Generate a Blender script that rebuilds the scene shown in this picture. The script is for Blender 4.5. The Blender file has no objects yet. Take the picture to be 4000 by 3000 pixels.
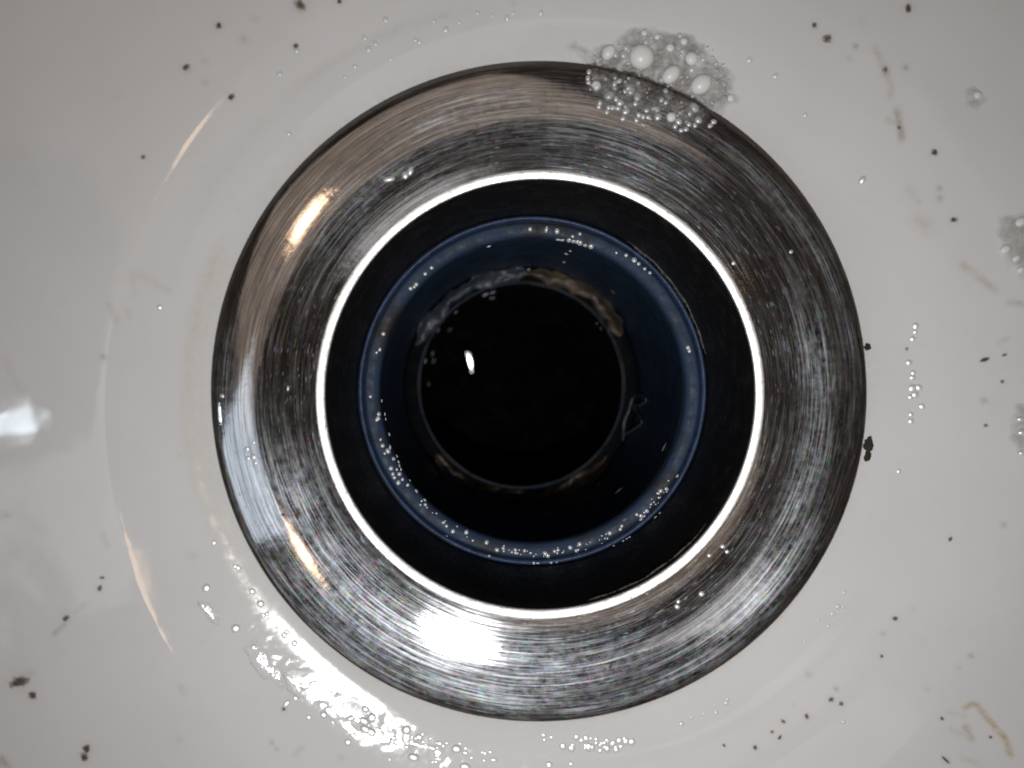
import bpy, bmesh, math, random
import numpy as np
from mathutils import Vector, Matrix

# ------------------------------------------------------------------ camera, world, lamps
MM = 0.001
SC = bpy.context.scene
COL = SC.collection
FPX = 4816.0                       # focal length in pixels of the 4000 px wide frame
CAM = Vector((-5.98, 2.94, 122.0))  # mm, drain centre is the origin
FWD = Vector((121 / FPX, -73 / FPX, -1.0)).normalized()
RIGHT = FWD.cross(Vector((0, 1, 0))).normalized()
UP = RIGHT.cross(FWD).normalized()

cd = bpy.data.cameras.new('camera')
cam = bpy.data.objects.new('camera', cd)
COL.objects.link(cam)
rot = Matrix((RIGHT, UP, -FWD)).transposed()
cam.matrix_world = Matrix.Translation(CAM * MM) @ rot.to_4x4()
cd.sensor_width = 36.0
cd.lens = 36.0 * FPX / 4000.0
cd.clip_start = 0.005
cd.clip_end = 20.0
cd.dof.use_dof = True
cd.dof.focus_distance = 0.138
cd.dof.aperture_fstop = 28.0
SC.camera = cam

w = bpy.data.worlds.new('World')
SC.world = w
w.use_nodes = True
w.node_tree.nodes['Background'].inputs[0].default_value = (0.060, 0.044, 0.032, 1)
w.node_tree.nodes['Background'].inputs[1].default_value = 0.6

SC.view_settings.view_transform = 'Standard'
SC.view_settings.look = 'None'
SC.view_settings.exposure = 0.0
SC.view_settings.gamma = 1.0
SC.render.engine = 'CYCLES'
SC.cycles.max_bounces = 10
SC.cycles.transparent_max_bounces = 24
SC.cycles.caustics_reflective = False
SC.cycles.caustics_refractive = False
SC.cycles.use_denoising = True
SC.cycles.sample_clamp_indirect = 4.0
SC.cycles.blur_glossy = 0.3


def area_lamp(name, pos, target, sx, sy, radiance, col, shape='RECTANGLE', spread=180):
    d = bpy.data.lights.new(name, 'AREA')
    d.shape = shape
    d.size = sx * MM
    d.size_y = sy * MM
    a = sx * sy * MM * MM * (math.pi / 4 if shape in ('DISK', 'ELLIPSE') else 1)
    d.energy = radiance * math.pi * a
    d.color = col
    d.spread = math.radians(spread)
    o = bpy.data.objects.new(name, d)
    COL.objects.link(o)
    o.location = Vector(pos) * MM
    o.rotation_euler = (Vector(target) - Vector(pos)).to_track_quat('-Z', 'Y').to_euler()
    return o


# ------------------------------------------------------------------ the axisymmetric profile (mm)
def smooth_slope(rs, knots):
    kr, kb = zip(*knots)
    return np.interp(rs, kr, kb)


_rs = np.arange(27.0, 171.0, 0.1)
_b = smooth_slope(_rs, [(27, 0), (33.2, 0.5), (34.2, 4.5), (35.8, 11.5), (39.0, 12.0), (41.2, 8.6), (43, 8.2), (46.4, 8.2),
                        (47.4, 3.2), (54, 3.4), (60, 5), (70, 9), (100, 22), (130, 42), (170, 70)])
_b = np.convolve(np.pad(_b, 6, mode='edge'), np.ones(13) / 13, mode='valid')
_z = np.concatenate([[0], np.cumsum(np.tan(np.radians(_b[:-1])) * 0.1)])
_z += -2.5 - np.interp(33.0, _rs, _z)


def basin_z(r):
    return np.interp(r, _rs, _z)


def flange_alpha(r):
    return np.interp(r, [22.4, 25, 27.0, 29.0, 30.5, 31.4], [8.2, 7.0, 5.4, 2.7, 0.9, 0.2])


_fr = np.arange(22.42, 31.41, 0.15)
_fz = np.concatenate([[0], np.cumsum(np.tan(np.radians(flange_alpha(_fr[:-1]))) * 0.15)])
_fz -= _fz[-1]
OUTER = [(32.3, -2.7), (32.5, -1.8), (32.58, -0.6), (32.55, -0.22), (32.46, -0.08), (32.34, -0.035)]
FLANGE = [(32.34, -0.035), (32.0, -0.01), (31.7, -0.002)] + \
         [(float(a), float(b)) for a, b in zip(_fr[::-1], _fz[::-1])]
ZL = float(_fz[0])
LIP = [(22.42, ZL), (22.4, ZL + 0.06), (22.34, ZL + 0.085), (21.95, ZL + 0.03), (21.56, ZL - 0.03), (21.49, ZL - 0.08), (21.45, ZL - 0.22)]
THROAT = [(21.45, ZL - 0.22), (21.36, ZL - 0.6), (21.15, -4.0), (20.9, -8), (20.6, -14), (20.3, -19.4), (20.22, -20.8)]
RIM = [(20.2, -20.8), (20.14, -20.15), (20.0, -19.9), (19.8, -19.85), (19.62, -20.0), (19.52, -20.4), (19.48, -20.7)]
RING = [(19.47, -20.7), (19.35, -20.42), (19.1, -20.4), (18.5, -20.46), (17.95, -20.56), (17.76, -20.75), (17.68, -22.2)]
WALL = [(17.68, -22.2), (17.62, -30), (17.55, -40), (17.45, -50), (17.35, -58)]
STEP = [(17.35, -58), (17.2, -59.6), (16.8, -60.0), (15.3, -60.1)]
EDGE = [(15.3, -60.1), (15.25, -59.75), (15.12, -59.6), (15.0, -59.75), (14.95, -60.3)]
LOWER = [(14.95, -60.3), (14.9, -70), (14.8, -85), (14.7, -112)]

_prof = [(float(r), float(z)) for r, z in zip(_rs[::-1], _z[::-1]) if r > 32.7] + [(32.6, -2.4)] + OUTER[2:] + FLANGE[1:] + LIP[1:] + \
        THROAT[1:] + RIM[1:] + RING[1:] + WALL[1:] + STEP[1:] + EDGE[1:] + LOWER[1:] + [(0, -112.5)]
_pr = np.array([p[0] for p in _prof])[::-1]
_pz = np.array([p[1] for p in _prof])[::-1]


BC = (3.5, -2.0)          # the recess in the glaze is not quite concentric with the metal


def height(x, y):
    r = np.hypot(x, y)
    return np.where(r > 32.65, basin_z(np.hypot(x - BC[0], y - BC[1])), np.interp(r, _pr, _pz))


def ray(px, py):
    return (FWD * FPX + RIGHT * (px - 2000.0) - UP * (py - 1500.0)).normalized()


def hit(px, py):
    """Point of the modelled surface that the photograph shows at a pixel, and its normal."""
    d = ray(px, py)
    s = np.linspace(90, 250, 4001)
    P = np.array(CAM)[None, :] + s[:, None] * np.array(d)[None, :]
    below = P[:, 2] < height(P[:, 0], P[:, 1])
    i = int(np.argmax(below))
    p = CAM + d * float(s[max(i, 1)] - 0.02)
    e = 0.15
    gx = float(height(p.x + e, p.y) - height(p.x - e, p.y)) / (2 * e)
    gy = float(height(p.x, p.y + e) - height(p.x, p.y - e)) / (2 * e)
    n = Vector((-gx, -gy, 1)).normalized()
    return p, n


def mirror_dir(px, py, tilt=None):
    p, n = hit(px, py)
    v = (CAM - p).normalized()
    return p, (n * (2 * n.dot(v)) - v).normalized()


# lamps: the phone's flash beside the lens, a cool window light, two warm ceiling lamps, dim warm ceiling, two added soft panels
FLASH = Vector((-2.0, -26.0, 121.0))
area_lamp('phone_flash', FLASH, (4, -4, 0), 4.0, 4.0, 910, (1.0, 0.995, 0.995), 'DISK', 100)


def overhead(az, tilt, dist):
    a, t = math.radians(az), math.radians(tilt)
    return Vector((math.cos(a) * math.sin(t), math.sin(a) * math.sin(t), math.cos(t))) * dist


p, L = mirror_dir(0, 1650)
area_lamp('cool_window_light', p + L * 900, p, 10, 8, 26, (0.80, 0.90, 1.0))
area_lamp('warm_ceiling_lamp', overhead(138, 6.4, 900), (0, 0, 0), 24, 50, 8, (1.0, 0.66, 0.40))
area_lamp('warm_ceiling_lamp', overhead(238, 6.4, 900), (0, 0, 0), 20, 36, 8, (1.0, 0.66, 0.40))
area_lamp('added_cool_panel', overhead(205, 11.5, 900), (0, 0, 0), 95, 180, 1.15, (0.80, 0.90, 1.0))  # added cool panel, gives the flange its bluish patch at lower left
area_lamp('added_white_panel', overhead(318, 11, 900), (0, 0, 0), 40, 160, 0.6, (1.0, 0.97, 0.95))  # added white panel, gives the flange a light streak at lower right
area_lamp('dim_ceiling_bounce', (-100, 195, 1300), (0, 0, 0), 400, 410, 0.30, (1.0, 0.79, 0.64))


# ------------------------------------------------------------------ material helpers
def new_mat(name):
    m = bpy.data.materials.new(name)
    m.use_nodes = True
    nt = m.node_tree
    return m, nt, nt.nodes['Principled BSDF'], nt.nodes['Material Output']


def N(nt, typ, **kw):
    n = nt.nodes.new(typ)
    for k, v in kw.items():
        setattr(n, k, v)
    return n


def link(nt, a, b):
    nt.links.new(a, b)


def math_node(nt, op, a, b=None, clamp=False):
    n = N(nt, 'ShaderNodeMath', operation=op, use_clamp=clamp)
    for i, x in enumerate((a, b)):
        if x is None:
            continue
        if isinstance(x, (int, float)):
            n.inputs[i].default_value = x
        else:
            link(nt, x, n.inputs[i])
    return n.outputs[0]


def maprange(nt, val, a, b, c=0.0, d=1.0):
    n = N(nt, 'ShaderNodeMapRange')
    n.clamp = True
    link(nt, val, n.inputs[0])
    for i, x in zip((1, 2, 3, 4), (a, b, c, d)):
        n.inputs[i].default_value = x
    return n.outputs[0]


def mixcol(nt, fac, a, b, blend='MIX'):
    n = N(nt, 'ShaderNodeMix', data_type='RGBA', blend_type=blend)
    for i, x in ((0, fac), (6, a), (7, b)):
        if hasattr(x, 'is_linked') or hasattr(x, 'links'):
            link(nt, x, n.inputs[i])
        elif isinstance(x, (int, float)):
            n.inputs[i].default_value = x
        else:
            n.inputs[i].default_value = (*x, 1) if len(x) == 3 else x
    return n.outputs[2]


def coords_mm(nt):
    tc = N(nt, 'ShaderNodeTexCoord')
    vm = N(nt, 'ShaderNodeVectorMath', operation='SCALE')
    link(nt, tc.outputs['Object'], vm.inputs[0])
    vm.inputs['Scale'].default_value = 1000.0
    return vm.outputs[0]


def noise(nt, vec, scale, detail=4, rough=0.55, dist=0.0):
    n = N(nt, 'ShaderNodeTexNoise')
    n.inputs['Scale'].default_value = scale
    n.inputs['Detail'].default_value = detail
    n.inputs['Roughness'].default_value = rough
    n.inputs['Distortion'].default_value = dist
    link(nt, vec, n.inputs['Vector'])
    return n


def polar(nt, pos, A, B, zoff=0.0):
    """(cos, sin)*A, r*B : stretches a texture along the turning direction."""
    sx = N(nt, 'ShaderNodeSeparateXYZ')
    link(nt, pos, sx.inputs[0])
    cx = N(nt, 'ShaderNodeCombineXYZ')
    link(nt, sx.outputs[0], cx.inputs[0])
    link(nt, sx.outputs[1], cx.inputs[1])
    ln = N(nt, 'ShaderNodeVectorMath', operation='LENGTH')
    link(nt, cx.outputs[0], ln.inputs[0])
    nm = N(nt, 'ShaderNodeVectorMath', operation='NORMALIZE')
    link(nt, cx.outputs[0], nm.inputs[0])
    s2 = N(nt, 'ShaderNodeSeparateXYZ')
    link(nt, nm.outputs[0], s2.inputs[0])
    out = N(nt, 'ShaderNodeCombineXYZ')
    link(nt, math_node(nt, 'MULTIPLY', s2.outputs[0], A), out.inputs[0])
    link(nt, math_node(nt, 'MULTIPLY', s2.outputs[1], A), out.inputs[1])
    link(nt, math_node(nt, 'ADD', math_node(nt, 'MULTIPLY', ln.outputs[1], B), zoff), out.inputs[2])
    return out.outputs[0]


def bump(nt, hgt, dist_mm, strength=1.0, normal=None):
    b = N(nt, 'ShaderNodeBump')
    b.inputs['Strength'].default_value = strength
    b.inputs['Distance'].default_value = dist_mm * MM
    link(nt, hgt, b.inputs['Height'])
    if normal is not None:
        link(nt, normal, b.inputs['Normal'])
    return b.outputs[0]


# ------------------------------------------------------------------ materials
def mat_porcelain():
    m, nt, bs, out = new_mat('porcelain')
    pos = coords_mm(nt)
    at = N(nt, 'ShaderNodeAttribute', attribute_name='stain_and_shade')
    n1 = noise(nt, pos, 1.3, 5, 0.65)
    n2 = noise(nt, pos, 0.09, 3)
    base = mixcol(nt, maprange(nt, n2.outputs[0], 0.35, 0.7), (0.740, 0.736, 0.732), (0.770, 0.768, 0.768))
    # fine grey dirt film
    film = maprange(nt, noise(nt, pos, 0.35, 6, 0.7).outputs[0], 0.56, 0.85, 0.0, 0.10)
    base = mixcol(nt, film, base, (0.36, 0.32, 0.26))
    # stains and painted flange shading: amount in alpha, colour in rgb
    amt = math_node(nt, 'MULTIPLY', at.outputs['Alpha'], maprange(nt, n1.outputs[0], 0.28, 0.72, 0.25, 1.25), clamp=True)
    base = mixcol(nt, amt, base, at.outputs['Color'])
    link(nt, base, bs.inputs['Base Color'])
    rg = maprange(nt, noise(nt, pos, 0.5, 4).outputs[0], 0.3, 0.8, 0.025, 0.05)
    rg2 = math_node(nt, 'ADD', rg, math_node(nt, 'MULTIPLY', amt, 0.3))
    link(nt, rg2, bs.inputs['Roughness'])
    bs.inputs['IOR'].default_value = 1.5
    h = math_node(nt, 'ADD', math_node(nt, 'MULTIPLY', noise(nt, pos, 0.16, 2).outputs[0], 1.0),
                  math_node(nt, 'MULTIPLY', noise(nt, pos, 0.8, 2).outputs[0], 0.06))
    nb = bump(nt, h, 0.02)
    wet = N(nt, 'ShaderNodeAttribute', attribute_name='wet')
    hw = math_node(nt, 'MULTIPLY', wet.outputs['Fac'], math_node(nt, 'ADD', maprange(nt, noise(nt, pos, 0.36, 2, 0.5).outputs[0], 0.40, 0.62),
                   math_node(nt, 'MULTIPLY', noise(nt, pos, 2.2, 2).outputs[0], 0.10)))
    nb = bump(nt, hw, 0.022, 1.0, nb)
    link(nt, nb, bs.inputs['Normal'])
    return m


def mat_flange():
    m, nt, bs, out = new_mat('brushed_chrome')
    pos = coords_mm(nt)
    s_wide = noise(nt, polar(nt, pos, 2.2, 1.1, 1.7), 1.0, 4, 0.6)         # broad polishing bands
    s_long = noise(nt, polar(nt, pos, 3.0, 7.0), 1.0, 8, 0.68)            # long turning streaks
    s_fine = noise(nt, polar(nt, pos, 8.0, 15.0, 3.1), 1.0, 5, 0.66)     # short fine scratches
    s_dash = noise(nt, polar(nt, pos, 20.0, 8.5, 7.7), 1.0, 1, 0.5)       # dashes
    blot = noise(nt, pos, 0.13, 3, 0.6)
    blot2 = noise(nt, pos, 1.1, 5, 0.7)
    hue = noise(nt, polar(nt, pos, 22.0, 6.5, 11.0), 1.0, 1, 0.5)
    worn = math_node(nt, 'MULTIPLY', maprange(nt, blot.outputs[0], 0.36, 0.66), maprange(nt, s_wide.outputs[0], 0.34, 0.62, 0.15, 1.0))
    scr = maprange(nt, s_long.outputs[0], 0.50, 0.64)
    das = maprange(nt, s_dash.outputs[0], 0.67, 0.74)
    fin = maprange(nt, s_fine.outputs[0], 0.53, 0.67)
    # polished metal, brushed round the axis: reflections smear along the radius
    tg = N(nt, 'ShaderNodeTangent', direction_type='RADIAL', axis='Z')
    sharp_r = math_node(nt, 'ADD', 0.03, math_node(nt, 'MULTIPLY', maprange(nt, s_long.outputs[0], 0.40, 0.66), 0.04))
    link(nt, sharp_r, bs.inputs['Roughness'])
    bs.inputs['Anisotropic'].default_value = 0.85
    bs.inputs['Anisotropic Rotation'].default_value = 0.25
    link(nt, tg.outputs[0], bs.inputs['Tangent'])
    bs.inputs['Metallic'].default_value = 1.0
    base = mixcol(nt, maprange(nt, s_long.outputs[0], 0.36, 0.64), (0.17, 0.168, 0.175), (0.62, 0.62, 0.635))
    base = mixcol(nt, maprange(nt, s_fine.outputs[0], 0.52, 0.66, 0.0, 0.5), base, (0.80, 0.80, 0.82))
    grime = maprange(nt, noise(nt, pos, 1.5, 4, 0.65).outputs[0], 0.60, 0.76)
    base = mixcol(nt, math_node(nt, 'MULTIPLY', grime, 0.6), base, (0.10, 0.09, 0.085))
    link(nt, base, bs.inputs['Base Color'])
    h = math_node(nt, 'ADD', math_node(nt, 'MULTIPLY', s_long.outputs[0], 1.0),
                  math_node(nt, 'MULTIPLY', s_fine.outputs[0], 0.15))
    nb = bump(nt, h, 0.0009)
    nb = bump(nt, noise(nt, pos, 0.3, 3).outputs[0], 0.007, 1.0, nb)
    link(nt, nb, bs.inputs['Normal'])
    # scratched skin: scatters the flash, with a spectral tint from the fine grooves
    hz = N(nt, 'ShaderNodeBsdfPrincipled')
    hz.inputs['Metallic'].default_value = 1.0
    hs = N(nt, 'ShaderNodeCombineColor', mode='HSV')
    link(nt, maprange(nt, hue.outputs[0], 0.32, 0.68, 0.0, 1.0), hs.inputs[0])
    hs.inputs[1].default_value = 0.75
    hs.inputs[2].default_value = 1.0
    hc = mixcol(nt, math_node(nt, 'MULTIPLY', maprange(nt, s_dash.outputs[0], 0.45, 0.65), 0.55), (0.82, 0.85, 0.92), hs.outputs[0])
    hc = mixcol(nt, math_node(nt, 'MULTIPLY', grime, 0.8), hc, (0.10, 0.09, 0.085))
    link(nt, hc, hz.inputs['Base Color'])
    link(nt, maprange(nt, s_fine.outputs[0], 0.35, 0.7, 0.27, 0.36), hz.inputs['Roughness'])
    hz.inputs['Anisotropic'].default_value = 0.93
    hz.inputs['Anisotropic Rotation'].default_value = 0.25
    link(nt, tg.outputs[0], hz.inputs['Tangent'])
    m1 = math_node(nt, 'MULTIPLY', scr, math_node(nt, 'ADD', math_node(nt, 'MULTIPLY', worn, 0.05), 0.004))
    m2 = math_node(nt, 'MULTIPLY', fin, math_node(nt, 'ADD', math_node(nt, 'MULTIPLY', worn, 0.065), 0.008))
    m3 = math_node(nt, 'MULTIPLY', das, 0.035)
    fac = math_node(nt, 'ADD', math_node(nt, 'ADD', m1, m2), math_node(nt, 'ADD', m3, 0.002), clamp=True)
    # scuffs: dull patches that scatter light every way
    sc = N(nt, 'ShaderNodeBsdfPrincipled')
    sc.inputs['Metallic'].default_value = 1.0
    link(nt, maprange(nt, s_fine.outputs[0], 0.35, 0.7, 0.40, 0.52), sc.inputs['Roughness'])
    link(nt, hc, sc.inputs['Base Color'])
    at = N(nt, 'ShaderNodeAttribute', attribute_name='scuff')
    streak = math_node(nt, 'ADD', math_node(nt, 'MULTIPLY', scr, 0.55), math_node(nt, 'MULTIPLY', fin, 0.6))
    sf = math_node(nt, 'MULTIPLY', at.outputs['Fac'], math_node(nt, 'ADD', streak, math_node(nt, 'MULTIPLY', maprange(nt, blot2.outputs[0], 0.42, 0.68), 0.22)))
    sf = math_node(nt, 'ADD', sf, math_node(nt, 'MULTIPLY', worn, math_node(nt, 'MULTIPLY', streak, 0.09)))
    sf = math_node(nt, 'ADD', sf, math_node(nt, 'MULTIPLY', das, 0.09), clamp=True)
    mx = N(nt, 'ShaderNodeMixShader')
    link(nt, fac, mx.inputs[0])
    link(nt, bs.outputs[0], mx.inputs[1])
    link(nt, hz.outputs[0], mx.inputs[2])
    mx2 = N(nt, 'ShaderNodeMixShader')
    link(nt, sf, mx2.inputs[0])
    link(nt, mx.outputs[0], mx2.inputs[1])
    link(nt, sc.outputs[0], mx2.inputs[2])
    link(nt, mx2.outputs[0], out.inputs['Surface'])
    return m


def mat_lip():
    m, nt, bs, out = new_mat('worn_bright_steel')
    pos = coords_mm(nt)
    n1 = noise(nt, polar(nt, pos, 30.0, 4.0), 1.0, 4)
    bs.inputs['Metallic'].default_value = 0.85
    base = mixcol(nt, maprange(nt, n1.outputs[0], 0.56, 0.74), (0.88, 0.87, 0.86), (0.30, 0.25, 0.20))
    link(nt, base, bs.inputs['Base Color'])
    link(nt, maprange(nt, n1.outputs[0], 0.3, 0.7, 0.36, 0.5), bs.inputs['Roughness'])
    link(nt, bump(nt, n1.outputs[0], 0.02), bs.inputs['Normal'])
    return m


def mat_simple(name, c1, c2, rough, scale=1.0, metallic=0.0, bump_mm=0.05, spec=0.5, stretch=None, thr=(0.4, 0.65)):
    m, nt, bs, out = new_mat(name)
    pos = coords_mm(nt)
    if stretch:
        pos = polar(nt, pos, *stretch)
    n1 = noise(nt, pos, scale, 6, 0.65)
    n2 = noise(nt, pos, scale * 4.3, 3, 0.6)
    link(nt, mixcol(nt, maprange(nt, n1.outputs[0], *thr), c1, c2), bs.inputs['Base Color'])
    link(nt, maprange(nt, n2.outputs[0], 0.3, 0.7, rough * 0.7, rough * 1.3), bs.inputs['Roughness'])
    bs.inputs['Metallic'].default_value = metallic
    bs.inputs['Specular IOR Level'].default_value = spec
    hh = math_node(nt, 'ADD', n1.outputs[0], math_node(nt, 'MULTIPLY', n2.outputs[0], 0.3))
    link(nt, bump(nt, hh, bump_mm), bs.inputs['Normal'])
    return m


def mat_bubble(name, body, edge, col=(0.86, 0.87, 0.88), rough=0.16, sparkle=0.0):
    """soap bubble or droplet: clear skin, whiter where the skin is seen edge on"""
    m, nt, bs, out = new_mat(name)
    bs.inputs['Base Color'].default_value = (*col, 1)
    bs.inputs['Roughness'].default_value = rough
    bs.inputs['IOR'].default_value = 1.4
    lw = N(nt, 'ShaderNodeLayerWeight')
    lw.inputs['Blend'].default_value = 0.5
    if sparkle:
        gl = N(nt, 'ShaderNodeBsdfGlossy')
        gl.inputs['Roughness'].default_value = 0.36
        mg = N(nt, 'ShaderNodeMixShader')
        link(nt, maprange(nt, lw.outputs['Facing'], 0.0, 0.3, sparkle, 0.0), mg.inputs[0])
        link(nt, bs.outputs[0], mg.inputs[1])
        link(nt, gl.outputs[0], mg.inputs[2])
        skin = mg.outputs[0]
    else:
        skin = bs.outputs[0]
    tr = N(nt, 'ShaderNodeBsdfTransparent')
    mx = N(nt, 'ShaderNodeMixShader')
    link(nt, maprange(nt, lw.outputs['Facing'], 0.1, 0.9, body, edge), mx.inputs[0])
    link(nt, tr.outputs[0], mx.inputs[1])
    link(nt, skin, mx.inputs[2])
    link(nt, mx.outputs[0], out.inputs['Surface'])
    return m


def mat_foam(name, c1, c2, lo, hi, scale=0.9):
    m, nt, bs, out = new_mat(name)
    pos = coords_mm(nt)
    at = N(nt, 'ShaderNodeAttribute', attribute_name='foam_amount')
    n1 = noise(nt, pos, scale, 7, 0.72, 0.4)
    n2 = noise(nt, pos, scale * 3.1, 4, 0.7)
    link(nt, mixcol(nt, maprange(nt, n2.outputs[0], 0.35, 0.65), c1, c2), bs.inputs['Base Color'])
    bs.inputs['Roughness'].default_value = 0.35
    a = math_node(nt, 'MULTIPLY', at.outputs['Fac'], maprange(nt, n1.outputs[0], 0.33, 0.64, lo, hi), clamp=True)
    tr = N(nt, 'ShaderNodeBsdfTransparent')
    mx = N(nt, 'ShaderNodeMixShader')
    link(nt, a, mx.inputs[0])
    link(nt, tr.outputs[0], mx.inputs[1])
    link(nt, bs.outputs[0], mx.inputs[2])
    link(nt, mx.outputs[0], out.inputs['Surface'])
    link(nt, bump(nt, n2.outputs[0], 0.15), bs.inputs['Normal'])
    return m


def mat_dirt(name, c1, c2, dens=1.0):
    """fine particles: dense in the middle of the speck, thinning out to its fringe"""
    m, nt, bs, out = new_mat(name)
    tc = N(nt, 'ShaderNodeTexCoord')
    oi = N(nt, 'ShaderNodeObjectInfo')
    ofs = N(nt, 'ShaderNodeVectorMath', operation='ADD')
    link(nt, tc.outputs['Object'], ofs.inputs[0])
    cb = N(nt, 'ShaderNodeCombineXYZ')
    link(nt, math_node(nt, 'MULTIPLY', oi.outputs['Random'], 37.0), cb.inputs[0])
    link(nt, math_node(nt, 'MULTIPLY', oi.outputs['Random'], 91.0), cb.inputs[1])
    link(nt, cb.outputs[0], ofs.inputs[1])
    n1 = noise(nt, ofs.outputs[0], 1.3, 5, 0.7)
    n2 = noise(nt, ofs.outputs[0], 3.5, 4, 0.7)
    ln = N(nt, 'ShaderNodeVectorMath', operation='LENGTH')
    fl = N(nt, 'ShaderNodeVectorMath', operation='MULTIPLY')
    link(nt, tc.outputs['Object'], fl.inputs[0])
    fl.inputs[1].default_value = (1, 1, 0)
    link(nt, fl.outputs[0], ln.inputs[0])
    rad = math_node(nt, 'ADD', ln.outputs['Value'], math_node(nt, 'MULTIPLY', math_node(nt, 'SUBTRACT', n1.outputs[0], 0.5), 1.5))
    a = maprange(nt, rad, 0.18, 0.78, dens, 0.0)
    col = mixcol(nt, maprange(nt, n2.outputs[0], 0.35, 0.65), c1, c2)
    col = mixcol(nt, math_node(nt, 'MULTIPLY', oi.outputs['Random'], 0.35), col, (0.22, 0.15, 0.09))
    link(nt, col, bs.inputs['Base Color'])
    bs.inputs['Roughness'].default_value = 0.7
    tr = N(nt, 'ShaderNodeBsdfTransparent')
    mx = N(nt, 'ShaderNodeMixShader')
    link(nt, a, mx.inputs[0])
    link(nt, tr.outputs[0], mx.inputs[1])
    link(nt, bs.outputs[0], mx.inputs[2])
    link(nt, mx.outputs[0], out.inputs['Surface'])
    return m


def mat_clear_water():
    m, nt, bs, out = new_mat('clear_water')
    pos = coords_mm(nt)
    gl = N(nt, 'ShaderNodeBsdfGlossy')
    gl.inputs['Roughness'].default_value = 0.03
    tr = N(nt, 'ShaderNodeBsdfTransparent')
    fr = N(nt, 'ShaderNodeFresnel')
    fr.inputs['IOR'].default_value = 1.38
    nb = bump(nt, noise(nt, pos, 0.9, 2).outputs[0], 0.02)
    link(nt, nb, gl.inputs['Normal'])
    mx = N(nt, 'ShaderNodeMixShader')
    link(nt, fr.outputs[0], mx.inputs[0])
    link(nt, tr.outputs[0], mx.inputs[1])
    link(nt, gl.outputs[0], mx.inputs[2])
    link(nt, mx.outputs[0], out.inputs['Surface'])
    return m


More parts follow.
